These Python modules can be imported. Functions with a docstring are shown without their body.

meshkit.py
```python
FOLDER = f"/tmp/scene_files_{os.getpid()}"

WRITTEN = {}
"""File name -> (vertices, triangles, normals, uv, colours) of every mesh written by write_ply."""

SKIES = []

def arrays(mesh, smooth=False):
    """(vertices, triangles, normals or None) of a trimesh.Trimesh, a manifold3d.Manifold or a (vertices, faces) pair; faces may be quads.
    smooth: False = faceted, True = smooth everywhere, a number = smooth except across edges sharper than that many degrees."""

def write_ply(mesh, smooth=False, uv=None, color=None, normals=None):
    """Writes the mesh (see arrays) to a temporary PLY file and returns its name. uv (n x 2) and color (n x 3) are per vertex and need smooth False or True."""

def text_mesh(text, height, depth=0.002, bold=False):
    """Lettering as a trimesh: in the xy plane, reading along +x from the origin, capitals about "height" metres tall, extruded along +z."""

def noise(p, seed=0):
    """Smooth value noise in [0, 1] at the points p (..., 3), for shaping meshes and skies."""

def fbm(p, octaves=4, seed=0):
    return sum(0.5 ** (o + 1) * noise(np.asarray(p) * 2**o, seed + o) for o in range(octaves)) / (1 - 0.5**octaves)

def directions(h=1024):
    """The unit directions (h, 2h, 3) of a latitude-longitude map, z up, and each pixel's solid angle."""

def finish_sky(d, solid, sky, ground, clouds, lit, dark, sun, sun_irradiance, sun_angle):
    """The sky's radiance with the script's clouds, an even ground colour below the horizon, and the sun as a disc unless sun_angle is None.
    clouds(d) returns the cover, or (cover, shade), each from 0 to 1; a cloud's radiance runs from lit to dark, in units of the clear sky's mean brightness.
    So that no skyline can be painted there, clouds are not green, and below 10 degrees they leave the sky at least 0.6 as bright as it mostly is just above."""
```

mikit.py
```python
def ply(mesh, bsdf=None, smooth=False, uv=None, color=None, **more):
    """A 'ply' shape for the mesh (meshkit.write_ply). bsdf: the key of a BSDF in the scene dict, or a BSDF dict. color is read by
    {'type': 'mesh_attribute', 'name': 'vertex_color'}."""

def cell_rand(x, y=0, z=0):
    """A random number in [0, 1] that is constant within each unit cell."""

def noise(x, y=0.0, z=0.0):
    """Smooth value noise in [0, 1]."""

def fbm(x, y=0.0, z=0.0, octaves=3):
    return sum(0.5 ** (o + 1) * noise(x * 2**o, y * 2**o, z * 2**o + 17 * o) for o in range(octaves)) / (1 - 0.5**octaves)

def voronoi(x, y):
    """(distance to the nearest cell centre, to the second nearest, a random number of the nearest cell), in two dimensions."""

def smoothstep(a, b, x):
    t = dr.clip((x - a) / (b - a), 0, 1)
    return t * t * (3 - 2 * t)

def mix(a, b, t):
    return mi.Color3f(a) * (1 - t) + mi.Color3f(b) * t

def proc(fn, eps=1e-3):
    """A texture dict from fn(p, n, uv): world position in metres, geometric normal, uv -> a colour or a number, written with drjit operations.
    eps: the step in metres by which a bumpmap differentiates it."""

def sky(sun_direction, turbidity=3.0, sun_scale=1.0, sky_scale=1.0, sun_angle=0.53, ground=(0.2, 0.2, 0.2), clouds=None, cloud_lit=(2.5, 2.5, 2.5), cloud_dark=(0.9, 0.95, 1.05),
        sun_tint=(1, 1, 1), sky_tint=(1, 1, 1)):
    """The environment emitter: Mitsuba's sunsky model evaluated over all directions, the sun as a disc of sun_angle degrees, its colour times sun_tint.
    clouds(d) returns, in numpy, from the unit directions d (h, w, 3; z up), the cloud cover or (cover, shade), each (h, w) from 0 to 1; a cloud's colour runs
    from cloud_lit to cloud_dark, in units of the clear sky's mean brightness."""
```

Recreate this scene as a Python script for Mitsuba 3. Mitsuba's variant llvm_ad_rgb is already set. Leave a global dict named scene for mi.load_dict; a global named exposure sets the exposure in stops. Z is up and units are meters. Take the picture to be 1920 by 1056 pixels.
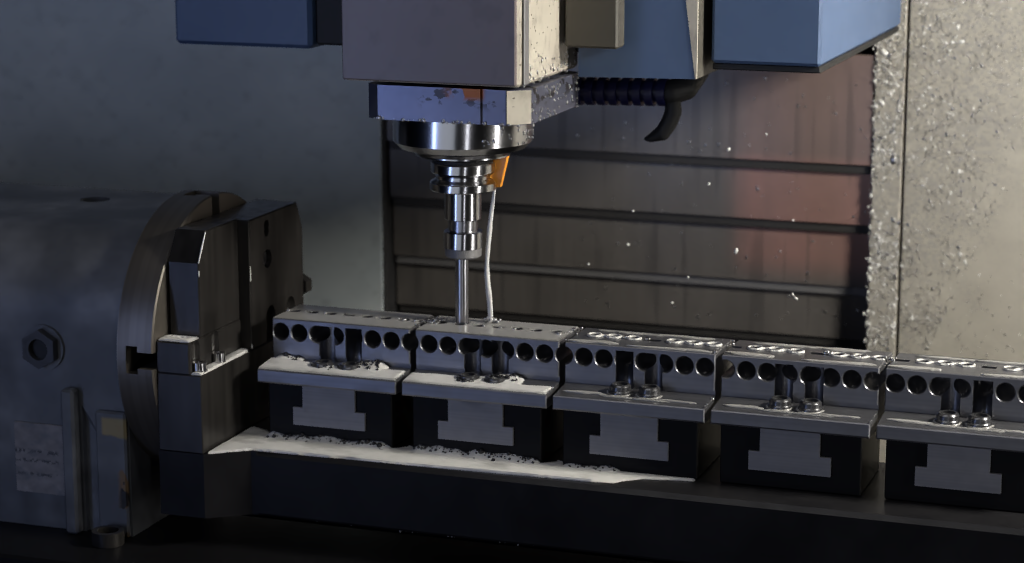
import math, random
import numpy as np, trimesh, mitsuba as mi, drjit as dr, mikit, meshkit
import manifold3d as m3
from shapely.geometry import Polygon, Point, box as sbox
from shapely.ops import unary_union
T = mi.ScalarTransform4f
MF = m3.Manifold
scene, labels = {}, {}
rng = np.random.default_rng(7)
random.seed(7)

# ------------------------------------------------------------------ camera, lamps, exposure
CAM = np.array([0.76624, -1.93303, 0.53912])
YAW, PITCH, FOV = 0.341446, 0.208788, 2 * math.degrees(math.atan(960 / 4291.56))
FWD = np.array([-math.sin(YAW) * math.cos(PITCH), math.cos(YAW) * math.cos(PITCH), -math.sin(PITCH)])
scene['camera'] = {'type': 'thinlens', 'fov': FOV, 'fov_axis': 'x', 'near_clip': 0.05, 'far_clip': 60.0, 'aperture_radius': 0.0075, 'focus_distance': 2.08,
                   'to_world': T().look_at(origin=CAM.tolist(), target=(CAM + FWD).tolist(), up=[0, 0, 1])}
exposure = 0.1


def look_at(o, t):
    return T().look_at(origin=list(o), target=list(t), up=[0, 0, 1])


def lamp(name, label, cat, pos, target, w, h, rgb, depth=0.06, rim=0.015):
    """A flat lamp: a housing tray with a lit panel; the panel emits towards the target."""
    pos, target = np.array(pos, float), np.array(target, float)
    tw = look_at(pos, target)
    tray = MF.cube([w + 2 * rim, h + 2 * rim, depth], True).translate([0, 0, -depth / 2]) - MF.cube([w, h, 0.02], True)
    scene[name + '__housing'] = {**mikit.ply(tray, 'lamp_grey'), 'to_world': tw}
    scene[name + '__diffuser'] = {'type': 'rectangle', 'to_world': tw @ T().translate([0, 0, -0.006]).scale([w / 2, h / 2, 1]),
                                  'bsdf': {'type': 'ref', 'id': 'lamp_grey'}, 'emitter': {'type': 'area', 'radiance': {'type': 'rgb', 'value': list(rgb)}}}
    labels[name] = {'label': label, 'category': cat}


scene['lamp_grey'] = {'type': 'diffuse', 'reflectance': {'type': 'rgb', 'value': [.5, .5, .5]}}
lamp('work_lamp', 'machine work lamp at the upper right, out of the frame', 'lamp', (1.10, 0.02, 0.64), (0.15, 0.15, 0.08), 0.20, 0.16, (150, 143, 128))
lamp('holder_streak_light', 'added upright light, unseen, for the middle streak on the tool holder', 'lamp', (0.98, -1.75, -0.15), (0.0, 0.1, -0.15), 0.05, 1.1, (6.0, 6.0, 6.4))  # added unseen light, placed for the middle streak on the holder
lamp('side_streak_light', 'added upright light, unseen, standing in for a lit side panel at the right', 'lamp', (1.32, -0.22, 0.05), (0.0, 0.0, 0.05), 0.07, 0.9, (13, 12.6, 11.8))  # added light in place of a lit side panel, for the right streak
lamp('blue_streak_panel', 'added tall bluish light panel, unseen, for the blue streaks on the spindle', 'added_light', (-1.0, -2.0, 0.05), (0.0, 0.1, 0.05), 0.16, 1.5, (2.7, 3.7, 7.4))  # added blue panel, unseen, for the blue streaks in the spindle steel
lamp('top_fill_light', 'added long light out of the frame above, brightening the foam', 'lamp', (0.05, -0.55, 1.35), (0.05, 0.0, 0.0), 0.9, 0.12, (4.6, 4.6, 4.8))  # unseen overhead light, added to brighten the foam
lamp('front_fill_panel', 'added wide fill light far behind the camera', 'added_light', (-0.9, -4.6, 0.0), (0.0, 0.1, 0.0), 3.2, 2.6, (.36, .385, .43))  # soft fill added behind the camera for the front faces


# ------------------------------------------------------------------ materials
def rgb(*c):
    return {'type': 'rgb', 'value': list(c)}


def mat(name, **k):
    d = {'type': 'principled'}
    for a, v in k.items():
        d[a] = v if isinstance(v, dict) else (rgb(*v) if isinstance(v, (tuple, list)) else float(v))
    scene[name] = {'type': 'twosided', 'bsdf': d}


N, F, mix, ss = mikit.noise, mikit.fbm, mikit.mix, mikit.smoothstep


def steel_col(p, n, uv):
    a = F(p.x * 55, p.y * 55, p.z * 55, 3)
    b = N(p.x * 9, p.y * 300, p.z * 500)
    return mix((.15, .15, .165), (.22, .22, .235), a * .6 + b * .4)


def steel_rough(p, n, uv):
    return .25 + .22 * F(p.x * 70 + 3, p.y * 70, p.z * 70, 3)


mat('ground_steel', base_color=mikit.proc(steel_col), metallic=.8, roughness=mikit.proc(steel_rough), specular=.5)


def tkey_col(p, n, uv):
    a = F(p.x * 90, p.y * 30, p.z * 90, 3)
    b = N(p.x * 25, 1.5, p.z * 25)
    return mix((.17, .17, .18), (.24, .235, .245), a * .6 + N(p.x * 15, p.y, p.z * 700) * .4) * (1 - .25 * ss(.72, .8, b))


mat('key_steel', base_color=mikit.proc(tkey_col), metallic=.5, roughness=.5, specular=.5)


def ox_col(p, n, uv):
    a = F(p.x * 30, p.y * 30, p.z * 18, 4)
    return mix((.006, .006, .007), (.018, .0175, .019), a)


def ox_rough(p, n, uv):
    return .15 + .25 * F(p.x * 40, p.y * 40, p.z * 20 + 5, 3)


mat('black_oxide', base_color=mikit.proc(ox_col), metallic=.0, roughness=mikit.proc(ox_rough), specular=.15)


def jaw_col(p, n, uv):
    a = N(p.x * 160, p.y * 160, p.z * 7)
    b = F(p.x * 40, p.y * 40, p.z * 12, 3)
    return mix((.012, .0115, .0115), (.070, .065, .062), a * .45 + b * .55)


mat('jaw_steel', base_color=mikit.proc(jaw_col), metallic=.55, roughness=mikit.proc(ox_rough), specular=.4)


def disc_col(p, n, uv):
    a = N(p.x * 420, p.y * 3, p.z * 3)
    b = F(p.x * 20, p.y * 14, p.z * 14, 3)
    return mix((.12, .105, .09), (.27, .245, .215), a * .3 + b * .7)


mat('disc_steel', base_color=mikit.proc(disc_col), metallic=.8, roughness=.42)
mat('bright_steel', base_color=(.60, .60, .62), metallic=1.0, roughness=.17)
mat('tool_steel', base_color=(.44, .44, .47), metallic=1.0, roughness=.26)
mat('screw_steel', base_color=(.09, .09, .095), metallic=.7, roughness=.26)
mat('matte_steel', base_color=(.26, .255, .26), metallic=.6, roughness=.55)
mat('black_hole', base_color=(.008, .008, .009), roughness=.6)
mat('riser_black', base_color=(.007, .007, .008), roughness=.4, specular=.09)
mat('dark_rubber', base_color=(.012, .012, .013), roughness=.6)
mat('slat_shadow', base_color=(.035, .033, .032), roughness=.5)  # dark colour for the shadow lines below the slats


def cast_col(p, n, uv):
    a = F(p.x * 16, p.y * 16, p.z * 16, 4)
    b = F(p.x * 45 + 9, p.y * 45, p.z * 45, 3)
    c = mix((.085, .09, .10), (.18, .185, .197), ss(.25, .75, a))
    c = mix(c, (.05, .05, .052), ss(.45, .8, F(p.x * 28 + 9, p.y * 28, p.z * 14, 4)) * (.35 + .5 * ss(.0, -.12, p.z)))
    c = mix(c, (.30, .30, .31), ss(.55, .78, b) * ss(.45, .8, a) * .4)
    c = mix(c, (.07, .07, .08), ss(.62, .9, F(p.x * 33, p.y * 33, p.z * 33 + 4, 4)) * .6)
    return c


mat('cast_paint', base_color=mikit.proc(cast_col), roughness=.42, specular=.5)


def foot_col(p, n, uv):
    c = cast_col(p, n, uv)
    w = F(p.x * 90, p.y * 90, p.z * 90, 3)
    band = ss(-.066, -.062, p.z + (w - .5) * .006) * (1 - ss(-.048, -.044, p.z)) * ss(-.322, -.318, p.x)
    c = mix(c, (.30, .23, .10), band * .9)
    rust = ss(.50, .56, F(p.x * 60, p.y * 60, p.z * 34, 4)) * (1 - ss(-.100, -.092, p.z)) * ss(-.306, -.300, p.x)
    c = mix(c, (.17, .10, .04), rust)
    return mix(c, (.012, .01, .009), rust * ss(.54, .60, F(p.x * 120, p.y * 120, p.z * 70, 3)))


mat('foot_paint', base_color=mikit.proc(foot_col), roughness=.45, specular=.45)


def plate_name(p, n, uv):
    c = mix((.13, .12, .12), (.27, .25, .245), F(p.x * 110, p.y, p.z * 110, 4))
    line = dr.maximum(dr.maximum(1 - ss(.0, .004, dr.abs(p.z + .089)), 1 - ss(.0, .003, dr.abs(p.z + .098))), 1 - ss(.0, .003, dr.abs(p.z + .112)))
    s = line * ss(.45, .6, N(p.x * 420, 2.0, p.z * 260)) * (1 - ss(-.374, -.370, p.x))
    c = mix(c, (.05, .05, .055), s)
    return mix(c, (.12, .125, .135), ss(.5, .8, F(p.x * 70 + 3, 1.0, p.z * 70, 4)) * .8)


mat('worn_label', base_color=mikit.proc(plate_name), roughness=.5)


def blue_col(p, n, uv):
    a = F(p.x * 14, p.y * 14, p.z * 14, 3)
    c = mix((.052, .092, .185), (.078, .125, .23), a)
    return mix(c, (.06, .10, .18), ss(.55, .85, F(p.x * 40, p.y * 40, p.z * 22, 4)) * .45)


mat('blue_paint', base_color=mikit.proc(blue_col), roughness=.38, specular=.5)


def head_col(p, n, uv):
    a = F(p.x * 10, p.y * 10, p.z * 10, 3)
    g = F(p.x * 90, p.y * 90, p.z * 50, 4)
    c = mix((.40, .36, .31), (.54, .51, .42), a)
    c = mix(c, (.22, .20, .16), ss(.45, .8, g) * .5)
    e = N(p.x * 260, p.y * 260, p.z * 260)
    return mix(c, (.07, .06, .05), ss(.86, .93, e) * .8)


mat('head_paint', base_color=mikit.proc(head_col), roughness=.4, specular=.5)


def fplate_col(p, n, uv):
    a = F(p.x * 14, p.y * 14, p.z * 9, 4)
    c = mix((.15, .118, .12), (.19, .16, .165), a)
    return mix(c, (.12, .10, .10), ss(.55, .8, F(p.x * 60, 1.0, p.z * 40, 4)) * .5)


mat('plate_paint', base_color=mikit.proc(fplate_col), roughness=.33, specular=.5)


def clamp_col(p, n, uv):
    a = F(p.x * 40, p.y * 40, p.z * 40, 3)
    c = mix((.10, .11, .16), (.16, .165, .22), a)  # blue of the reflections put into the steel colour
    up = ss(.258, .270, p.z)
    st = ss(.54, .62, F(p.x * 95 + 2, p.y * 95, p.z * 130, 4)) * ss(-.03, -.01, p.x + (N(p.x * 40, 1.0, 1.0) - .5) * .04)
    c = mix(c, (.03, .026, .026), st * up * .9)
    r = ss(.38, .46, F(p.x * 70 + 7, p.y * 55, p.z * 55, 3)) * ss(.268, .274, p.z) * ss(.01, .03, p.x) * (1 - ss(.05, .055, p.x))
    return mix(c, (.24, .07, .015), r)


mat('clamp_steel', base_color=mikit.proc(clamp_col), metallic=.6, roughness=.28, specular=.5)


def beige_col(p, n, uv):
    a = F(p.x * 26, p.y * 26, p.z * 26, 4)
    c = mix((.37, .345, .295), (.47, .44, .375), a)
    d = ss(.40, .66, F(p.x * 300, p.y * 300, p.z * 240, 3))
    clean = ss(.33, .43, p.x + (a - .5) * .12 - (p.z + .02) * .35)
    c = mix(c, (.31, .295, .275), d * (1 - clean * .92) * .75)
    e = ss(.60, .78, F(p.x * 420 + 5, p.y * 420, p.z * 420, 2))
    return mix(c, (.17, .16, .145), e * (1 - clean * .95) * .6)


mat('beige_paint', base_color=mikit.proc(beige_col), roughness=.45, specular=.4)


def greypaint_col(p, n, uv):
    a = F(p.x * 11, p.y * 11, p.z * 11, 4)
    b = F(p.x * 60 + 3, p.y * 60, p.z * 60, 3)
    c = mix((.50, .56, .59), (.62, .67, .69), ss(.2, .8, a))  # bluish light on this wall is mixed into its grey
    c = mix(c, (.38, .42, .45), ss(.3, .9, F(p.x * 8 + 4, 1.0, p.z * 9, 4)) * .5)
    return mix(c, (.25, .28, .30), ss(.5, .9, b) * .3)


mat('grey_panel', base_color=mikit.proc(greypaint_col), roughness=.5, specular=.4)


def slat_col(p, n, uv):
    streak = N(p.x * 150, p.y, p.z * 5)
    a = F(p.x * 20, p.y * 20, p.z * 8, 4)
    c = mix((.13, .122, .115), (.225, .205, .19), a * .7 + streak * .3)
    red_reflection = ss(.10, .19, p.x + (N(p.x * 60, 3.0, p.z * 2) - .5) * .06) * (1 - ss(.13, .15, p.z) * .55) * ss(-.012, .03, p.z)  # mask of a reddish reflection painted into the slat colour
    c = mix(c, (.44, .235, .20), red_reflection * (.5 + .4 * a))
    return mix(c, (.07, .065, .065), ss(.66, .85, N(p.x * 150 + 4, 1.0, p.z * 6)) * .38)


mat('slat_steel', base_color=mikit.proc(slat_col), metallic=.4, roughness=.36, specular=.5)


def foam_col(p, n, uv):
    a = F(p.x * 60, p.y * 60, p.z * 60, 3)
    b = N(p.x * 900, p.y * 900, p.z * 900)
    c = mix((.55, .545, .52), (.72, .71, .685), a * .7 + b * .3)
    return mix(c, (.36, .355, .34), ss(.5, .8, F(p.x * 28 + 3, p.y * 55, 1.0, 4)) * .7)


mat('foam', base_color=mikit.proc(foam_col), roughness=.35, specular=.4)
mat('edge_highlight', base_color=(.62, .61, .59), roughness=.15, specular=.7)  # pale colour painting highlights on the jaw edges
mat('film', base_color=(.28, .275, .265), roughness=.16, specular=.6)
scene['jet_water'] = {'type': 'principled', 'base_color': rgb(.93, .92, .90), 'roughness': .18, 'spec_trans': .28, 'eta': 1.33}
mat('orange_plastic', base_color=(.72, .27, .03), roughness=.32, specular=.5)
mat('hose_blue', base_color=(.008, .009, .055), roughness=.4, specular=.5)
mat('chip_metal', base_color=(.75, .74, .72), metallic=1.0, roughness=.2)
mat('dirt', base_color=(.05, .045, .04), roughness=.6)
mat('grime', base_color=(.17, .16, .14), roughness=.5)
mat('droplet', base_color=(.78, .77, .74), roughness=.08, specular=.9, clearcoat=1.0)
mat('dark_bubble', base_color=(.012, .012, .014), roughness=.08, specular=.6)
mat('grime_and_shade', base_color=(.07, .065, .055), roughness=.5)  # grime of the bracket, also the shade on the tapered cover side
scene['water'] = {'type': 'dielectric', 'int_ior': 1.33, 'ext_ior': 1.0}
scene['bubble_film'] = {'type': 'thindielectric', 'int_ior': 1.33, 'ext_ior': 1.0}


# ------------------------------------------------------------------ helpers
def numbered(name):
    if not any(k == name or k.startswith(name + '__') for k in scene):
        return name
    i = 1
    while any(k == f'{name}_{i:03d}' or k.startswith(f'{name}_{i:03d}__') for k in scene):
        i += 1
    return f'{name}_{i:03d}'


def part(root, name, mesh, m, smooth=False, label=None, **more):
    key = numbered(f'{root}__{name}')
    scene[key] = {**mikit.ply(mesh, m, smooth), **more}
    if label:
        labels[key] = {'label': label}
    return key


def thing(name, label, cat, group=None, kind=None):
    key = numbered(name)
    labels[key] = {'label': label, 'category': cat}
    if group:
        labels[key]['group'] = group
    if kind:
        labels[key]['kind'] = kind
    return key


def single(name, mesh, m, label, cat=None, smooth=False, group=None, kind=None):
    key = numbered(name)
    scene[key] = mikit.ply(mesh, m, smooth)
    labels[key] = {'label': label}
    if cat and kind != 'structure':
        labels[key]['category'] = cat
    if group:
        labels[key]['group'] = group
    if kind:
        labels[key]['kind'] = kind
    return key


def bx(x0, x1, y0, y1, z0, z1, c=0.0):
    if c <= 0:
        return MF.cube([x1 - x0, y1 - y0, z1 - z0]).translate([x0, y0, z0])
    b = [bx(x0 + a, x1 - a, y0 + d, y1 - d, z0 + e, z1 - e) for a, d, e in ((c, c, 0), (c, 0, c), (0, c, c))]
    return MF.batch_hull(b)


def cyl(a, b, r, r2=None, n=40):
    a, b = np.array(a, float), np.array(b, float)
    d = b - a
    L = np.linalg.norm(d)
    M = trimesh.geometry.align_vectors([0, 0, 1], d / L)
    M[:3, 3] = a
    return MF.cylinder(L, r, r if r2 is None else r2, n).transform(M[:3])


def lathe(prof, x, y, n=72):
    """prof: (r, z) list; closed on the axis."""
    cs = m3.CrossSection([[(r, z) for r, z in prof]])
    if cs.area() < 0:
        cs = m3.CrossSection([[(r, z) for r, z in prof][::-1]])
    return MF.revolve(cs, n).translate([x, y, 0])


def prism_x(poly, x0, x1):
    """(y, z) outline extruded along x."""
    p = Polygon(poly)
    m = trimesh.creation.extrude_polygon(p, x1 - x0, engine='earcut')
    v = m.vertices
    v = np.stack([v[:, 2] + x0, v[:, 0], v[:, 1]], 1)
    mm = trimesh.Trimesh(v, m.faces)
    mm.fix_normals()
    return tomf(mm)


def bevel_prism_x(poly, x0, x1, c):
    q = list(Polygon(poly).buffer(-c, join_style=2).exterior.coords)[:-1]
    return MF.batch_hull([prism_x(poly, x0 + c, x1 - c), prism_x(q, x0, x1)])


def prism_z(poly, z0, z1):
    m = trimesh.creation.extrude_polygon(Polygon(poly), z1 - z0, engine='earcut')
    m.apply_translation([0, 0, z0])
    return tomf(m)


def tomf(m):
    return MF(m3.Mesh(np.asarray(m.vertices, np.float32), np.asarray(m.faces, np.uint32)))


def totm(m):
    q = m.to_mesh()
    return trimesh.Trimesh(q.vert_properties[:, :3], q.tri_verts, process=False)


def hexprism(a, b, r):
    return cyl(a, b, r, n=6)


def tube(pts, rad, n=14):
    pts = np.array(pts, float)
    rad = np.broadcast_to(rad, len(pts))
    return sum((MF.batch_hull([MF.sphere(rad[i], n).translate(pts[i]), MF.sphere(rad[i + 1], n).translate(pts[i + 1])]) for i in range(len(pts) - 1)), MF())


# ------------------------------------------------------------------ foam (milky coolant) sheets
def blob(cx, cy, rx, ry, seed, n=46, k=.35):
    r = np.random.default_rng(seed)
    a = np.linspace(0, 2 * np.pi, n, endpoint=False)
    w = 1 + sum(k / (i + 1) * r.uniform(-1, 1) * np.cos((i + 1) * a + r.uniform(0, 6)) for i in range(1, 6))
    return Polygon(np.stack([cx + rx * w * np.cos(a), cy + ry * w * np.sin(a)], 1)).buffer(0)


def sheet(poly, zfun, h, edge=.0007, step=.004):
    """A thin cushion with sloping edges over the surface zfun(x, y); poly in plan, may have holes."""
    polys = [g for g in getattr(poly, 'geoms', [poly]) if g.area > 1e-6]
    out = []
    for g in polys:
        g = g.segmentize(step)
        inner = g.buffer(-edge)
        levels = [(g, -.0004), (g, h * .35), (inner, h)]
        lo = trimesh.creation.extrude_polygon(g, 1, engine='earcut')
        v = lo.vertices.copy()
        v[:, 2] = np.where(v[:, 2] > .5, h * .55, -.0004)
        lo.vertices = v
        out.append(lo)
        for q in getattr(inner, 'geoms', [inner]):
            if q.area > 1e-6:
                t = trimesh.creation.extrude_polygon(q.segmentize(step), 1, engine='earcut')
                v = t.vertices.copy()
                v[:, 2] = np.where(v[:, 2] > .5, h, 0)
                t.vertices = v
                out.append(t)
    m = trimesh.util.concatenate(out)
    v = m.vertices.copy()
    bump = (meshkit.fbm(np.stack([v[:, 0] * 60, v[:, 1] * 60, v[:, 0] * 0], 1), 2, 3) - .5) * h * .45
    v[:, 2] = v[:, 2] + np.where(v[:, 2] > h * .4, bump, 0) + zfun(v[:, 0], v[:, 1])
    return trimesh.Trimesh(v, m.faces, process=False)


def cluster(pts, r):
    return [Point(x, y).buffer(q, 8) for (x, y), q in zip(pts, r)]


# ================================================================== the setting
X0, PITCH_X, GAP = -.1815, .150, .0055
single('floor', bx(-2.5, 2.5, -2.0, 1.2, -.60, -.45), 'dirt', 'dark floor pan under the machine table', kind='structure')

# machine table, dark, under the beam
tb = bx(-.95, .95, -.14, .40, -.33, -.166, .003)
for y in (.055, .155, .255):
    tb -= bx(-.96, .96, y - .009, y + .009, -.183, -.16)
single('machine_table', tb, 'riser_black', 'dark slotted machine table below the fixture beam', 'table')

# way cover: four overlapping steel slats on the column
wc = thing('way_cover', 'stepped steel way cover behind the spindle, reddish reflection painted on its right part', 'way cover')
zed = [.244, .1385, .069, -.005, -.068, -.16]
for i in range(5):
    y = .575 + .009 * i
    s = bx(-.2845 - .000 * i, .2995, y, y + .004, zed[i + 1] - .002, zed[i] + .016, .0008)
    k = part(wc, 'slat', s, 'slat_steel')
    part(k, 'shadow_strip', bx(-.283, .298, y + .0035, y + .0088, zed[i + 1] - .0125, zed[i + 1] + .004, .0012), 'slat_shadow' if i != 2 else 'matte_steel')  # strips paint the shadow lines under the slats, third one paler
# dark column behind, above the way cover
single('machine_column', bx(-.28, .295, .66, .95, -.3, 1.0, .004), 'dark_rubber', 'dark machine column behind and above the way cover', 'column')

# left and right sheet metal walls
lw = thing('left_wall_panel', 'sheet metal wall behind the rotary table, bluish light put into its grey paint', 'wall panel')
part(lw, 'sheet', bx(-1.6, -.2905, .57, .573, -.6, 1.3), 'grey_panel')
part(lw, 'fold', bx(-.2925, -.2865, .5735, .66, -.6, 1.3, .001), 'dark_rubber')  # fold coloured dark so its lit side stays dark
rw = thing('right_wall_panel', 'beige sheet metal wall on the right spattered with droplets and chips', 'wall panel')
part(rw, 'edge_strip', bx(.3012, .3335, .572, .60, -.6, 1.3, .0012), 'beige_paint')
part(rw, 'sheet', bx(.3365, 1.6, .574, .60, -.6, 1.3, .0012), 'beige_paint')
part(rw, 'seam_strip', bx(.3330, .3370, .586, .60, -.6, 1.3), 'dark_rubber')

# ================================================================== rotary table
rt = thing('rotary_table', 'dark blue-grey rotary table with a round steel faceplate at the left', 'rotary table')
prof = [(.30, -.1655), (-.052, -.1655), (-.052, .045)]
for a in np.linspace(0, 1, 18)[1:]:
    t = a * math.pi / 2
    prof.append((.033 - .085 * math.cos(t), .045 + .085 * math.sin(t)))
prof += [(.19, .13), (.215, .115), (.30, .09)]
hb = prism_x(prof, -.95, -.2935)
hb -= cyl((-.426, .129, .10), (-.426, .129, .14), .0155)
hb -= MF.hull_points(np.array([(-.3455, -.06, -.02), (-.3275, -.06, -.05), (-.3455, -.06, -.21), (-.3275, -.06, -.21), (-.344, -.046, -.05), (-.330, -.046, -.07), (-.344, -.046, -.21), (-.330, -.046, -.21)], np.float64))
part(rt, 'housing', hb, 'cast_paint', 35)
part(rt, 'oil_port', cyl((-.426, .129, .101), (-.426, .129, .119), .0154), 'black_hole', 30)
# foot with worn paint and a bolt
ft = bx(-.3275, -.2945, -.058, -.0525, -.1655, -.040, .002)
part(rt, 'mounting_foot', ft, 'foot_paint')
part(rt, 'guide_rail', bx(-.3605, -.3465, -.066, -.0525, -.1655, -.020, .0025), 'cast_paint')
bh = cyl((-.306, -.078, -.1655), (-.306, -.078, -.152), .0155) - cyl((-.306, -.078, -.162), (-.306, -.078, -.14), .0105)
part(rt, 'clamp_ring', bh, 'jaw_steel', 30)
npk = part(rt, 'name_plate', bx(-.42, -.3635, -.0545, -.0522, -.131, -.060, .0004), 'worn_label', label='worn grey plate with illegible smudged lettering')
hx = hexprism((-.3835, -.0525, .017), (-.3835, -.064, .017), .0195)
hx = hx - cyl((-.3835, -.050, .017), (-.3835, -.07, .017), .0105)
part(rt, 'washer', cyl((-.3835, -.0521, .017), (-.3835, -.0550, .017), .0225) - cyl((-.3835, -.050, .017), (-.3835, -.06, .017), .012), 'cast_paint', 30)
part(rt, 'hex_fitting', hx, 'screw_steel')
part(rt, 'fitting_bore', cyl((-.3835, -.0522, .017), (-.3835, -.0575, .017), .0104), 'black_hole', 30)
# faceplate with T slots
DX0, DX1, DY, DZ, DR = -.2925, -.2545, .066, .0175, .1385
fp = cyl((DX0, DY, DZ), (DX1 - .0015, DY, DZ), DR, n=160) + cyl((DX1 - .00151, DY, DZ), (DX1, DY, DZ), DR, DR - .0015, n=160)
for ax in ('y', 'z'):
    for lo, hi, w in ((-.271, -.25, .008), (-.283, -.2709, .0135)):
        if ax == 'y':
            fp -= bx(lo, hi, DY - .2, DY - .05, DZ - w, DZ + w)
            fp -= bx(lo, hi, DY + .05, DY + .2, DZ - w, DZ + w)
        else:
            fp -= bx(lo, hi, DY - w, DY + w, DZ + .05, DZ + .2)
part(rt, 'faceplate', fp, 'disc_steel', 25)

# ================================================================== fixture: beam with end plate
fx = thing('fixture_beam', 'black steel fixture beam bolted to the faceplate, carrying the row of blocks', 'fixture beam')
plan = [(-.2545, -.0655), (-.2075, -.0655), (-.171, -.0385), (.74, -.0385), (.74, .125), (-.2545, .125)]
beam = prism_z(plan, -.1335, -.0705)
# chamfer along the front top edge of the long part
beam -= prism_x([(-.0400, -.0762), (-.0400, -.0690), (-.0325, -.0690)], -.165, .75)
beam -= prism_x([(-.0400, -.1290), (-.0400, -.1350), (-.0365, -.1350)], -.165, .75)
part(fx, 'beam', beam, 'black_oxide')
low = bx(-.2545, -.2077, -.0652, .166, -.0703, .006, .0010)
part(fx, 'end_block', low, 'jaw_steel')
mid = bx(-.2545, -.2195, -.0652, .045, .0058, .0365, .0012)
for yy in (-.052, -.012):
    mid -= cyl((-.2165, yy, .0062), (-.2165, yy, .030), .0085) + MF.sphere(.0085, 40).translate([-.2165, yy, .030])
part(fx, 'clamp_step', mid, 'jaw_steel', 30)
ja = bevel_prism_x([(-.041, .0367), (-.041, .1085), (-.024, .1372), (.043, .1372), (.043, .0367)], -.2520, -.2195, .0013)
ja -= cyl((-.2165, -.012, .0062), (-.2165, -.012, .030), .0085) + MF.sphere(.0085, 40).translate([-.2165, -.012, .030])
part(fx, 'front_jaw', ja, 'jaw_steel')
jb = bevel_prism_x([(.044, .0062), (.044, .1360), (.1545, .1360), (.1670, .108), (.1670, .0062)], -.2543, -.2077, .0013)
jb -= cyl((-.225, .0825, .1185), (-.20, .0825, .1185), .0055) + cyl((-.225, .0825, .1245), (-.20, .0825, .1245), .0055)
jb -= cyl((-.225, .0834, .0907), (-.20, .0834, .0907), .0095)
for yy in (.088, .134):
    jb -= cyl((-.2045, yy, .0), (-.2045, yy, .031), .0115) + MF.sphere(.0115, 40).translate([-.2045, yy, .031])
part(fx, 'rear_jaw', jb, 'jaw_steel', 30)
for (x, y, z) in ((-.2165, -.052, .0062), (-.2165, -.012, .0062)):
    b = cyl((x, y, z), (x, y, z + .010), .0068) - hexprism((x, y, z + .005), (x, y, z + .02), .0038)
    part(fx, 'clamp_bolt', b, 'bright_steel', 30)
b = cyl((-.2200, .0834, .0907), (-.2125, .0834, .0907), .0082) - hexprism((-.217, .0834, .0907), (-.20, .0834, .0907), .0045)
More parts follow.
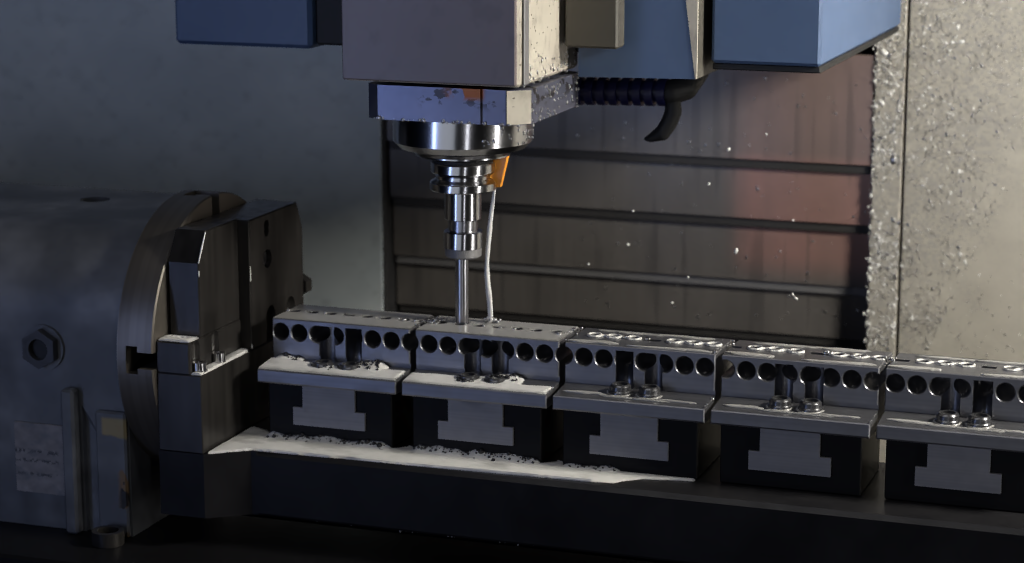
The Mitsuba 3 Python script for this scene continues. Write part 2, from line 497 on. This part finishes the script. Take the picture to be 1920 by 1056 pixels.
part(fx, 'face_bolt', b, 'tool_steel', 30)
part(fx, 'rear_nut', hexprism((-.2150, .1672, .045), (-.2150, .181, .045), .0115) - cyl((-.2150, .170, .045), (-.2150, .19, .045), .006), 'jaw_steel')

run = tube([(-.2199, -.0250, .1355), (-.2199, -.0330, .1220), (-.2198, -.0405, .1092)], [.0006, .0010, .0007], 10) + tube([(-.2198, -.0406, .1010), (-.2198, -.0406, .0960)], [.0007, .0005], 10)
run += tube([(-.2080, .0447, .0900), (-.2080, .0447, .0760)], [.0005, .0008], 10) + tube([(-.2080, .0447, .0120), (-.2080, .0447, .0085)], [.0006, .0012], 10)
single('jaw_edge_highlight', run, 'edge_highlight', 'pale strips painting the highlights on the lit wet jaw edges by the faceplate', 'coolant', 40, kind='stuff')  # strips stand in for the highlights on the jaw bevels

# ================================================================== risers, workpieces
HX = [-.1723 + .01934 * i for i in range(44)]
HZ, FACE, TOP = .0296, .036, .0425
ORD = ['leftmost', 'second', 'third', 'fourth', 'rightmost']
for k in range(5):
    xl, xr = X0 + PITCH_X * k, X0 + PITCH_X * (k + 1) - GAP
    xc = X0 + PITCH_X * k + .0716
    # --- black riser with the T-shaped key
    extra = ['with foam along its foot, next to the jaws', 'with a dark smudge on its silver T key, under the spindle', 'with foam ending at its right corner', 'on bare wet beam, second from the right edge', 'cut off by the right edge of the picture'][k]
    rs = thing('riser_block', f'{ORD[k]} black riser block {extra}', 'riser block', 'black riser blocks along the beam')
    hs = .0643
    rb = bx(xc - hs, xc + hs, .010, .100, -.0700, -.0136, .0009)
    tpoly = [(-.0272, -.0130), (.0272, -.0130), (.0272, -.0365), (.0374, -.0365), (.0374, -.0541), (-.0374, -.0541), (-.0374, -.0365), (-.0272, -.0365)]

    def tpr(grow, y0, y1):
        m = trimesh.creation.extrude_polygon(Polygon(tpoly).buffer(grow, join_style=2), y1 - y0, engine='earcut')
        v = m.vertices
        v = np.stack([v[:, 0] + xc, y1 - v[:, 2], v[:, 1]], 1)
        mm = trimesh.Trimesh(v, m.faces)
        mm.fix_normals()
        return tomf(mm)

    rb -= tpr(.0003, -.01, .030)
    part(rs, 'body', rb, 'riser_black')
    key = tpr(0.0, .0070, .0298) ^ bx(xc - .1, xc + .1, 0, .1, -.06, -.0137)
    key -= MF()
    part(rs, 't_key', key, 'key_steel', label='silver T-shaped key let into the front of the riser')
    # --- workpiece: stepped block with bores
    extra = ['beside the jaws, foam with one large bubble on its ledge', 'under the cutting tool, foam all over its ledge', 'in the middle, two socket screws standing clear on its dark ledge', 'right of the middle, thin coolant film on its ledge', 'cut off by the right edge of the picture'][k]
    wp = thing('workpiece_block', f'{ORD[k]} drilled steel workpiece {extra}', 'workpiece', 'drilled steel workpieces in the row')
    c = .0010
    prof = [(c, -.0132), (0, -.0132 + c * 1.6), (0, -c), (c, 0), (.0330, .0028), (.0355, .0034), (.0385, .0036), (.0385, .0080), (FACE, .0083), (FACE, TOP - .0007), (FACE + .0007, TOP), (.0985, TOP), (.0992, TOP - .0007), (.0992, -.0132)]
    body = prism_x(prof, xl, xr)
    cut = []
    for i, x in enumerate(HX):
        if xl - .009 < x < xr + .009:
            cut.append(cyl((x, .02, HZ), (x, .090, HZ), .0082, n=40))
            cut.append(cyl((x, FACE - .0010, HZ), (x, FACE + .0013, HZ), .0099, .0082, n=40))
        if xl + .002 < x < xr - .002:
            if i % 4 == 3:
                cut.append(bx(x - .0065, x + .0065, .0665, .0735, HZ, .05))
            else:
                cut.append(cyl((x, .070, HZ), (x, .070, .05), .0054, n=20))
    sx = (xc - .0133, xc + .0145)
    for x in sx:
        cut.append(cyl((x, .0415, .0030), (x, .0415, .0385), .0086, n=36) + bx(x - .0086, x + .0086, .0300, .0415, .0030, .0385))
    e = .0011
    for x, sg in ((xl, 1), (xr, -1)):
        for (ya, za, yb, zb, dy, dz) in ((FACE, TOP, .0992, TOP, 0, -1), (FACE, .0083, FACE, TOP, 1, 0), (0, -.0132, 0, 0, 1, 0), (0, 0, .036, .0034, 0, -1)):
            tri = []
            for (yy, zz) in ((ya, za), (yb, zb)):
                tri += [(x - sg * .001, yy - dy * .001, zz - dz * .001), (x + sg * (e + .001), yy - dy * .001, zz - dz * .001), (x - sg * .001, yy + dy * (e + .001), zz + dz * (e + .001))]
            cut.append(MF.hull_points(np.array(tri, np.float64)))
    body -= MF.batch_boolean(cut, m3.OpType.Add)
    part(wp, 'body', body, 'ground_steel', 24)
    deep = .0085 if k < 2 else 0.0
    for x in sx:
        z0 = .0022
        hd = lathe([(0, -.012), (.0045, -.012), (.0045, z0), (.0113, z0), (.0111, z0 + .0018), (.0101, z0 + .0030), (.0099, z0 + .0066 - deep * .3), (.0090, z0 + .0078 - deep * .45), (.0082, z0 + .0085 - deep * .45), (0, z0 + .0085 - deep * .45)], x, .0235, 40)
        hd -= cyl((x, .0235, z0 + .006 - deep * .45), (x, .0235, .03), .0066)
        hd -= hexprism((x, .0235, z0 + .002 - deep * .3), (x, .0235, .03), .0050)
        part(wp, 'socket_screw', hd, 'screw_steel', 28)


# ================================================================== foam and coolant
def ledge_z(x, y):
    return np.where(y < .0385, np.clip(y, 0, .0385) * .0034 / .0355, 0) + .0001


def flat(z):
    return lambda x, y: np.full(len(x), z)


def bank(x0, x1, y0, y1, z, h, seed, amp=.6, n=90, m=7):
    """A bank of froth leaning on an upright face at y1; returns the mesh and its height function."""
    xs = np.linspace(x0, x1, n)
    env = np.minimum(1, np.minimum(xs - x0, x1 - xs) / .008) ** .6
    hh = h * env * (1 - amp + 2 * amp * meshkit.fbm(np.stack([xs * 70, xs * 0 + seed, xs * 0], 1), 3, seed)) + .0004
    yy = y0 + (y1 - y0) * np.linspace(0, 1, m)
    V = [(x, y, z + hh[i] * ((y - y0) / (y1 - y0)) ** 1.25 + .0003) for i, x in enumerate(xs) for y in yy]
    V += [(x, y, z - .0006) for x in xs for y in yy]
    k, Fc = n * m, []
    for i in range(n - 1):
        for j in range(m - 1):
            a, b, c, d = i * m + j, (i + 1) * m + j, (i + 1) * m + j + 1, i * m + j + 1
            Fc += [(a, b, c), (a, c, d), (a + k, c + k, b + k), (a + k, d + k, c + k)]
        a, b = i * m, (i + 1) * m
        Fc += [(a, a + k, b + k), (a, b + k, b)]
        a, b = a + m - 1, b + m - 1
        Fc += [(a, b + k, a + k), (a, b, b + k)]
    for i in (0, n - 1):
        for j in range(m - 1):
            a, b = i * m + j, i * m + j + 1
            Fc += [(a, b, b + k), (a, b + k, a + k)]
    f = lambda x, y: z + np.interp(x, xs, hh) * np.clip((y - y0) / (y1 - y0), 0, 1) ** 1.25 + .0003
    return trimesh.Trimesh(np.array(V), np.array(Fc), process=False), f


def bank_bubbles(f, x0, x1, y0, y1, n, seed, sizes=(.0007, .0010, .0014, .0020, .0028)):
    r = np.random.default_rng(seed)
    rows = []
    for _ in range(n):
        q = r.choice(sizes, p=[.28, .27, .22, .15, .08])
        x, t = r.uniform(x0 + .004, x1 - .004), 1 - abs(r.normal(0, .30))
        y = y0 + (y1 - y0) * np.clip(t, .1, .97)
        if all((x - a) ** 2 + (y - b) ** 2 > (q + d) ** 2 * .8 for a, b, c, d in rows):
            rows.append((x, y, float(f(x, y)) + q * .12, q))
    return rows


LEDGE_BUBBLES = []
for k in range(2):
    xl, xr = X0 + PITCH_X * k, X0 + PITCH_X * (k + 1) - GAP
    xc = xl + .0716
    n = 60
    xs = np.linspace(xl + .0012, xr - .0012, n)
    w = meshkit.fbm(np.stack([xs * 40, xs * 0, xs * 0 + k], 1), 3, k + 1)
    back = np.where(xs < xc - .03, .0335, .026) + (w - .5) * .012
    if k == 1:
        back = np.where((xs < xc - .02), .0245, np.where(xs > xc + .03, .016, .030)) + (w - .5) * .010
    back = np.convolve(np.pad(back, 3, mode='edge'), np.ones(7) / 7, 'valid')
    pl = Polygon([(x, .0016) for x in xs] + [(x, y) for x, y in zip(xs[::-1], np.minimum(back[::-1], .0345))])
    bub = []
    r = np.random.default_rng(20 + k)
    for cx, cn, sp in (((xc - .050, 7, .008), (xc - .012, 10, .014), (xc + .033, 12, .014)), ((xc + .010, 8, .010), (xc + .022, 12, .012), (xc - .006, 6, .01)))[k]:
        for _ in range(cn):
            x = cx + r.normal(0, sp * .6)
            y = .0155 + r.normal(0, .0035) + (.008 if cx < xc - .04 else 0)
            bub.append(Point(x, y).buffer(r.choice([.0006, .0009, .0013, .0017]), 7))
    holes = unary_union([Point(xc - .0133, .0235).buffer(.0105), Point(xc + .0145, .0235).buffer(.0105)])
    pl = pl.difference(holes)
    single('coolant_foam', sheet(pl, ledge_z, .0016), 'foam', f'white foam with bubbles on the ledge of the {ORD[k]} workpiece', 'foam', True, kind='stuff')
BANKS = []
for x0, x1, y0, y1, z, h, n, sd in ((-.178, -.148, .020, .0383, .0026, .0045, 26, 1), (-.127, -.106, .006, .0180, .0012, .0030, 26, 2), (-.093, -.058, .010, .0345, .0022, .0052, 34, 3),
                                    (.0145, .0405, .006, .0170, .0012, .0028, 20, 4), (.0415, .0800, .010, .0340, .0022, .0044, 44, 5)):
    m_, f_ = bank(x0, x1, y0, y1, z, h, sd)
    BANKS.append(m_)
    LEDGE_BUBBLES += bank_bubbles(f_, x0, x1, y0, y1, n, sd)
for x0, x1, h, n, sd in ((-.178, -.046, .0042, 120, 6), (-.026, .104, .0052, 130, 7), (.126, .182, .0028, 26, 8)):
    m_, f_ = bank(x0, x1, -.001, .0097, -.0704 + .0010, h, sd)
    BANKS.append(m_)
    LEDGE_BUBBLES += bank_bubbles(f_, x0, x1, -.001, .0097, n, sd)
single('foam_froth', trimesh.util.concatenate(BANKS), 'foam', 'banks of white froth piled against the riser fronts and workpiece faces', 'foam', True, kind='stuff')
# the big bubble on the first ledge, and a small one on the second
def dome(x, y, z, r):
    s = trimesh.creation.icosphere(3, r)
    s = s.slice_plane([0, 0, 0], [0, 0, 1])
    s.apply_translation([x, y, z])
    return s


single('foam_bubble', dome(X0 + .102, .0235, .003, .0100), 'bubble_film', 'large clear bubble standing in the foam of the leftmost ledge', 'bubble', True)

# film on the tops of the first two workpieces, patches on the others
def tophole_shapes(xl, xr):
    o = []
    for i, x in enumerate(HX):
        if xl < x < xr:
            o.append(sbox(x - .0062, .0668, x + .0062, .0732) if i % 4 == 3 else Point(x, .070).buffer(.0054))
    return o


for k in range(5):
    xl, xr = X0 + PITCH_X * k, X0 + PITCH_X * (k + 1) - GAP
    hol = unary_union(tophole_shapes(xl - .01, xr + .01))
    area = sbox(xl + .0006, FACE + .0009, xr - .0006, .0982)
    if k < 2:
        pl = area.buffer(-.0003).difference(hol)
        if k == 1:
            pl = pl.difference(Point(.0012, .076).buffer(.0075))
        lab = 'milky coolant film over the top of the ' + ORD[k] + ' workpiece'
    else:
        r = np.random.default_rng(70 + k)
        bl = [blob(xl + .025, .044, .024, .0055, 11 + k), blob(xl + .07 + .01 * k, .0405, .03, .0028, 31 + k), blob(xr - .03, .0420, .026, .0040, 41 + k),
              blob(xl + .05, .090, .030, .0035, 51 + k), blob(xr - .045, .0905, .028, .004, 61 + k), blob(xc, .055, .012, .003, 81 + k)]
        ring = [Point(x, .070).buffer(.0074) for i, x in enumerate(HX) if xl - .004 < x < xr + .004 and i % 4 != 3]
        strip = unary_union([sbox(xl, .0632, xr, .0768)]).intersection(unary_union(ring).buffer(.003).buffer(-.003))
        pl = unary_union(bl).intersection(area).difference(unary_union([hol, strip]))
        lab = 'patches of wet coolant on the top of the ' + ORD[k] + ' workpiece'
    if k >= 2:
        single('coolant_foam', sheet(strip.intersection(area).difference(hol), flat(TOP + .0003), .0016, .0005), 'foam', 'bright foam rims around the small top holes of the ' + ORD[k] + ' workpiece', 'foam', True, kind='stuff')
    single('coolant_film', sheet(pl, flat(TOP + .0001), .0007 if k < 2 else .0011, .0005), 'film', lab, 'coolant', True, kind='stuff')
for k in range(2, 5):
    xl, xr = X0 + PITCH_X * k, X0 + PITCH_X * (k + 1) - GAP
    xc = xl + .0716
    bl = [blob(xc - .045, .0145, .020, .0032, 5 + k), blob(xc - .012, .0100, .018, .0016, 6 + k), blob(xc + .016, .0095, .02, .0016, 7 + k), blob(xc + .042, .0125, .018, .0022, 8 + k),
          Point(xc - .0133, .0235).buffer(.0128), Point(xc + .0145, .0235).buffer(.0128)]
    pl = unary_union(bl).intersection(sbox(xl + .001, .001, xr - .001, .034)).difference(unary_union([Point(xc - .0133, .0235).buffer(.0095), Point(xc + .0145, .0235).buffer(.0095), sbox(xl, .0235, xr, .05)]))
    single('coolant_puddle', sheet(pl, ledge_z, .0010, .0006), 'film', f'thin coolant puddle around the screws on the ledge of the {ORD[k]} workpiece', 'coolant', True, kind='stuff')

# foam on the beam in front of the risers
front = [(-.2055, -.0640), (-.188, -.0500), (-.170, -.0372), (-.078, -.0345), (-.006, -.0335), (.09, -.0300), (.165, -.0270), (.186, -.0240), (.192, -.0150), (.206, -.0040), (.228, .0010), (.2515, .0050)]
back = [(.2545, .0085)]
xcs = [X0 + PITCH_X * k + .0716 for k in range(3)]
for k in (2, 1, 0):
    back += [(xcs[k] + .0646, .0098), (xcs[k] - .0643, .0098)]
    if k:
        back += [(xcs[k] - .0655, .020), (xcs[k] - .0752, .026), (xcs[k - 1] + .0755, .020)]
back += [(-.182, .026), (-.2035, .036), (-.2055, .030)]
fp_ = Polygon(front + back).buffer(-.0015).buffer(.0022).buffer(-.0012)
fp_ = fp_.intersection(sbox(-1, -.2, 1, .5).difference(sbox(-.26, -.07, -.2072, .2)))
single('coolant_foam', sheet(fp_, flat(-.0704), .0022, .0010), 'foam', 'long white foam strip on the beam in front of the riser blocks', 'foam', True, kind='stuff')
def ball_mesh(rows):
    ball = trimesh.creation.icosphere(2, 1.0)
    return trimesh.Trimesh(np.concatenate([ball.vertices * q + [x, y, z] for x, y, z, q in rows]), np.concatenate([ball.faces + len(ball.vertices) * i for i in range(len(rows))]), process=False)


single('foam_bubbles', ball_mesh(LEDGE_BUBBLES), 'dark_bubble', 'small dark bubbles in the white froth', 'bubbles', True, kind='stuff')
# foam on the ledge of the end block and on the clamp step
pl = Polygon([(-.2190, -.0640), (-.2086, -.0640), (-.2086, .036), (-.2120, .043), (-.2190, .043)]).difference(unary_union([Point(-.2165, -.052).buffer(.0070), Point(-.2165, -.012).buffer(.0070)]))
single('coolant_foam', sheet(pl, flat(.0062), .0020, .0009), 'foam', 'white foam on the narrow ledge of the end block', 'foam', True, kind='stuff')
pl = Polygon([(-.2530, -.0630), (-.2210, -.0625), (-.2205, -.0425), (-.2520, -.0425), (-.2540, -.050)]).difference(unary_union(cluster([(-.242, -.049), (-.236, -.050), (-.231, -.0485), (-.2475, -.0475)], [.0015, .0023, .0012, .0011])))
single('coolant_foam', sheet(pl, flat(.0366), .0018, .0009), 'foam', 'small foam patch on top of the clamp step before the front jaw', 'foam', True, kind='stuff')

# ================================================================== spindle
SX, SY = .0006, .082
sp = thing('spindle_head', 'square spindle head with cream right side, stained clamp plate and round nose', 'spindle head')
part(sp, 'housing', bx(-.0835, .0885, -.006, .165, .2835, .75, .003), 'head_paint')
part(sp, 'front_plate', bx(-.0825, .0865, -.0105, -.0062, .2850, .75, .0012), 'plate_paint', label='dark purple-grey front plate')
part(sp, 'corner_strip', bx(.0888, .0915, .0000, .0120, .2850, .75, .0008), 'matte_steel')
pc = [(-.0635, .0065), (-.0505, -.0035), (.0500, -.0035), (.0500, -.0005), (.0565, -.0005), (.0565, -.0035), (.0745, -.0035), (.0935, .0125), (.0935, .150), (.075, .165), (-.060, .165), (-.0635, .150)]
cp = prism_z(pc, .2485, .2805)
part(sp, 'clamp_plate', cp, 'clamp_steel', label='stained clamp plate with chamfered corners')
part(sp, 'lit_corner_facing', prism_z([(.0752, -.0034), (.0932, .0118), (.0938, .0113), (.0758, -.0040)], .2492, .2798), 'head_paint', label='thin pale spattered facing that paints the lit corner of the clamp plate')  # pale strip laid on the chamfer, painting its strong light
nf = lathe([(0, .214), (.0600, .214), (.0655, .2195), (.0665, .2205), (.0665, .2410), (.066, .2483), (0, .2483)], SX, SY, 120)
part(sp, 'nose_flange', nf, 'bright_steel', 30)
part(sp, 'nose_seal', lathe([(0, .208), (.041, .208), (.041, .2139), (0, .2139)], SX, SY, 90), 'dark_rubber', 30)
part(sp, 'nose_ring', lathe([(0, .2035), (.0330, .2035), (.0452, .2065), (.0452, .2079), (.043, .2105), (0, .2105)], SX, SY, 120), 'bright_steel', 30)

th = thing('tool_holder', 'bright steel tool holder with V-grooved flange and a cutting tool at the spindle', 'tool holder')
part(th, 'drive_gap', lathe([(0, .1995), (.0290, .1995), (.0290, .2030), (0, .2030)], SX, SY, 80), 'dark_rubber', 30)
part(th, 'flange', lathe([(0, .1725), (.0308, .1725), (.0318, .1735), (.0318, .1800), (.0308, .1812), (.0262, .1840), (.0262, .1868), (.0300, .1895), (.0308, .1905), (.0308, .1985), (.0302, .1993), (0, .1993)], SX, SY, 96), 'bright_steel', 22)
part(th, 'shank', lathe([(0, .1440), (.0172, .1440), (.0178, .1447), (.0178, .1724), (0, .1724)], SX, SY, 80), 'bright_steel', 30)
part(th, 'neck', lathe([(0, .1330), (.0142, .1330), (.0142, .1439), (0, .1439)], SX, SY, 80), 'tool_steel', 30)
nut = lathe([(0, .1165), (.0187, .1165), (.0188, .1168), (.0188, .1318), (.0180, .1329), (0, .1329)], SX, SY, 80)
part(th, 'collet_nut', nut, 'bright_steel', 30)
part(th, 'nut_nose', lathe([(0, .1068), (.0155, .1068), (.0174, .1085), (.0180, .1164), (0, .1164)], SX, SY, 80), 'matte_steel', 30)
part(th, 'cutting_tool', lathe([(0, .0330), (.0064, .0330), (.0064, .1067), (0, .1067)], SX, SY - .004, 48), 'tool_steel', 30)

# coolant nozzle and jet
nz = MF.hull_points(np.array([(x, y, z) for x, y, z in [(.0300, .088, .2100), (.0440, .088, .2105), (.0300, .096, .2100), (.0440, .096, .2105), (.0245, .088, .1745), (.0360, .088, .1755), (.0250, .094, .1745), (.0360, .094, .1755)]], np.float64))
nzk = thing('coolant_nozzle', 'orange plastic coolant nozzle beside the tool holder flange', 'nozzle')
part(nzk, 'body', nz, 'orange_plastic')
tip = MF.hull_points(np.array([(.0215, .087, .1770), (.0255, .087, .1770), (.0175, .087, .1712), (.0235, .087, .1712), (.0215, .092, .1770), (.0255, .092, .1770), (.0175, .092, .1712), (.0235, .092, .1712)], np.float64))
part(nzk, 'tip', tip, 'orange_plastic')
jp = np.array([(.0300, .0905, .1760), (.0285, .0903, .1660), (.0262, .090, .1494), (.0247, .0893, .133), (.0236, .0885, .1181), (.0225, .0880, .1024), (.0228, .0875, .0890), (.0242, .087, .0762), (.0262, .0865, .060), (.0270, .086, .0432)])
tt = np.linspace(0, 1, len(jp))
ts = np.linspace(0, 1, 42)
jj = np.stack([np.interp(ts, tt, jp[:, i]) for i in range(3)], 1)
kern = np.ones(5) / 5
jj = np.stack([np.convolve(np.pad(jj[:, i], 2, mode='edge'), kern, 'valid') for i in range(3)], 1)
rad = .0011 + .0013 * meshkit.fbm(np.stack([ts * 9, ts * 0, ts * 0], 1), 3, 4) + .0010 * ts
jet = tube(jj, rad, 12) + tube(jj + np.stack([.0012 * np.sin(ts * 9), -.001 * np.cos(ts * 7), 0 * ts], 1), rad * .6, 10)
single('coolant_jet', jet, 'jet_water', 'thin white jet of coolant falling from the orange nozzle onto the workpiece', 'water jet', 40)

# ================================================================== covers above
def cover(name, label, pts_mesh, m='blue_paint', extra=()):
    t = thing(name, label, 'cover')
    part(t, 'shell', pts_mesh, m, 30)
    return t


cover('blue_cover', 'blue sheet metal cover at the upper left of the spindle head', bx(-.339, -.1865, .15, .40, .2925, .80, .004))
b2 = MF.hull_points(np.array([(.1000, .13, .2790), (.2140, .13, .2810), (.1000, .13, .80), (.1500, .13, .80), (.1000, .45, .2790), (.2140, .45, .2810), (.1000, .45, .80), (.1500, .45, .80)], np.float64))
c2 = cover('blue_cover', 'blue tapered cover just right of the spindle head', b2)
part(c2, 'edge_trim', MF.hull_points(np.array([(.2146, .1292, .2810), (.2160, .1292, .2812), (.2083, .1292, .329), (.2160, .1292, .329), (.1650, .1292, .64), (.2160, .1292, .64), (.2146, .132, .2810), (.2160, .132, .2812), (.2160, .132, .64), (.1650, .132, .64)], np.float64)), 'head_paint')
part(c2, 'shaded_side_panel', bx(.2146, .2158, .1325, .45, .2812, .80), 'grime_and_shade')  # shadow of the box cover painted as a dark side
c3 = cover('blue_cover', 'blue box cover at the upper right, its right side brightly lit', bx(.2240, .3285, .15, .565, .2945, .80, .003))
part(c3, 'base_flange', bx(.2245, .3275, .155, .56, .2880, .2943, .001), 'dark_rubber')
cover('head_gap_filler', 'dark block filling the black gap between spindle head and tapered blue cover', bx(.0925, .135, .14, .30, .300, .80, .003), 'dark_rubber')  # dark block put into the black void behind the bracket
br = thing('head_bracket', 'grimy grey bracket with swarf between the spindle head and the blue cover', 'bracket')
part(br, 'arm', bx(.0945, .146, .105, .1285, .3090, .70, .002), 'grime_and_shade')
single('head_filler', bx(-.186, -.084, .16, .42, .296, .80, .002), 'dark_rubber', 'black block filling the gap between the left blue cover and spindle head', 'plate')  # black block put in for the dark gap beside the head
# ribbed hose under the tapered cover
hs = thing('ribbed_hose', 'dark blue ribbed hose under the tapered blue cover', 'hose')
hz = .2490
hose = cyl((.046, .25, hz), (.158, .25, hz + .004), .0105, n=32)
for i in range(9):
    x = .050 + .0125 * i
    hose += cyl((x - .004, .25, hz + .00036 * i), (x + .004, .25, hz + .00036 * i), .0140, n=32)
part(hs, 'hose', hose, 'hose_blue', 40)
part(hs, 'elbow', tube([(.158, .25, .252), (.170, .26, .256), (.176, .28, .27), (.178, .30, .30)], .0125, 20), 'dark_rubber', 40)
hk = tube([(.160, .25, .2420), (.1605, .25, .232), (.1560, .25, .221), (.150, .25, .2115), (.1385, .25, .2055), (.1330, .25, .2042)], [.0080, .0085, .0085, .0080, .0045, .0022], 16)
single('hanging_hook', hk, 'dark_rubber', 'black curved hook hanging below the ribbed hose', 'hook', 40)

# ================================================================== droplets, chips, splashes
ico = trimesh.creation.icosphere(1, 1.0)


def beads(P, R, flatten, seed, normal=1):
    r = np.random.default_rng(seed)
    V, Fc = [], []
    for i, (p, q) in enumerate(zip(P, R)):
        s = np.array([q * r.uniform(.7, 1.2), q * r.uniform(.7, 1.2), q * r.uniform(.8, 1.7)])
        s[normal] = q * flatten
        a = r.normal(0, .5)
        v = ico.vertices * s
        if normal == 1:
            v = np.stack([v[:, 0] * math.cos(a) - v[:, 2] * math.sin(a), v[:, 1], v[:, 0] * math.sin(a) + v[:, 2] * math.cos(a)], 1)
        V.append(v + p)
        Fc.append(ico.faces + len(ico.vertices) * i)
    return trimesh.Trimesh(np.concatenate(V), np.concatenate(Fc), process=False)


def wall_points(n, seed, strip):
    r = np.random.default_rng(seed)
    out = []
    while len(out) < n:
        if strip:
            x, z, y = r.uniform(.3005, .3335), r.uniform(-.12, .36), .572
        else:
            x, z, y = .337 + abs(r.normal(0, .06)), r.uniform(-.12, .36), .574
            lim = .35 + .40 * (z + .12)
            if x > lim and r.uniform() > .18:
                continue
        if float(meshkit.fbm(np.array([[x * 38, 2.0, z * 30]]), 3, 5)[0]) < r.uniform(.30, .62):
            continue
        out.append((x, y, z))
    return np.array(out)


P = np.concatenate([wall_points(1500, 1, True), wall_points(1100, 2, False)])
r = np.random.default_rng(3)
ed = np.stack([.3010 + r.normal(0, .0012, 420), .572 + r.uniform(-.001, .01, 420), r.uniform(-.12, .30, 420)], 1)
single('wall_chips', beads(P, np.exp(r.normal(-7.45, .45, len(P))), .6, 4), 'chip_metal', 'fine metal chips stuck all over the beige wall', 'chips', True, kind='stuff')
P2 = np.concatenate([ed, wall_points(900, 12, True), wall_points(420, 13, False)])
single('wall_droplets', beads(P2, np.exp(r.normal(-7.35, .5, len(P2))), .5, 14), 'droplet', 'glinting droplets on the beige wall, thickest along its left edge', 'droplets', True, kind='stuff')
P = np.concatenate([wall_points(700, 5, True), wall_points(1500, 6, False)])
single('wall_grime', beads(P, r.uniform(.0004, .0013, len(P)), .35, 8), 'grime', 'dark specks of grime and chips on the beige wall', 'grime', True, kind='stuff')
# splashes on the way cover, drops on the row and head
P = np.stack([r.uniform(-.05, .298, 130) ** 1.0, np.full(130, .573), r.uniform(-.06, .235, 130)], 1)
P[:, 1] = .575 + .009 * np.searchsorted(-np.array(zed[1:]), -P[:, 2]) - .0003
single('cover_splashes', beads(P, r.uniform(.0006, .0016, 130), .5, 9), 'chip_metal', 'scattered droplets on the steel way cover', 'droplets', True, kind='stuff')
P = []
for x in HX:
    if x < .60:
        P.append((x - .0062 + r.normal(0, .0006), .0700 + r.normal(0, .0012), TOP + .0012))
        if r.uniform() < .7:
            P.append((x + r.normal(0, .006), .066 + r.normal(0, .003), TOP + .001))
for k in range(5):
    for _ in range(7):
        P.append((X0 + PITCH_X * (k + 1) - GAP / 2 + r.normal(0, .0035), r.uniform(.04, .095), TOP + .0010))
for _ in range(24):
    P.append((-.026 + r.normal(0, .011), .072 + r.normal(0, .006), TOP + .0016))
for k in range(5):
    for _ in range(5):
        P.append((X0 + PITCH_X * (k + 1) - GAP - .0006, r.uniform(.001, .033), .0018))
for _ in range(40):
    a, d = r.uniform(0, 6.3), abs(r.normal(0, .007))
    P.append((.0270 + d * math.cos(a), .086 + d * math.sin(a) * .7, TOP + .0012 + abs(r.normal(0, .003)) * math.exp(-d * 90)))
P = np.array(P)
single('workpiece_droplets', beads(P, np.exp(r.normal(-6.75, .4, len(P))), .8, 10, 2), 'chip_metal', 'bright droplets of coolant on the workpiece tops and in the gaps', 'droplets', True, kind='stuff')
P = []
for _ in range(60):
    P.append((.0935 + .0003, r.uniform(.013, .15), r.uniform(.2485, .2805)))
for _ in range(70):
    P.append((.0886, r.uniform(.0, .16), .2835 + abs(r.normal(0, .012))))
for _ in range(30):
    P.append((r.uniform(-.06, .09), -.0038, .2487 + abs(r.normal(0, .001))))
for _ in range(40):
    a = r.uniform(-1.0, .5)
    P.append((SX + .0668 * math.cos(a), SY + .0668 * math.sin(a), r.uniform(.221, .241)))
P = np.array(P)
single('spindle_droplets', beads(P, r.uniform(.0006, .0017, len(P)), .7, 11), 'chip_metal', 'droplets and chips clinging to the right side of the spindle head', 'droplets', True, kind='stuff')
P = np.stack([r.uniform(-.2, .12, 22), np.full(22, -.0368), np.full(22, -.1335) + r.normal(0, .0007, 22)], 1)
single('beam_droplets', beads(P, np.exp(r.normal(-7.3, .5, 22)), .7, 12), 'matte_steel', 'hanging droplets along the lower edge of the fixture beam', 'droplets', True, kind='stuff')

r = np.random.default_rng(44)
P = np.array([(.165, .30, .055), (.275, .30, .045), (.278, .301, .041), (.10, .30, .085), (.232, .35, .20), (.205, .30, .19), (.12, .25, .13), (.26, .36, .11), (.18, .32, .15), (.07, .26, .07), (.22, .28, .09), (.14, .33, .02)])
single('flying_droplets', beads(P, r.uniform(.0010, .0022, len(P)), .8, 15), 'droplet', 'coolant droplets flying through the air before the way cover', 'droplets', True, kind='stuff')
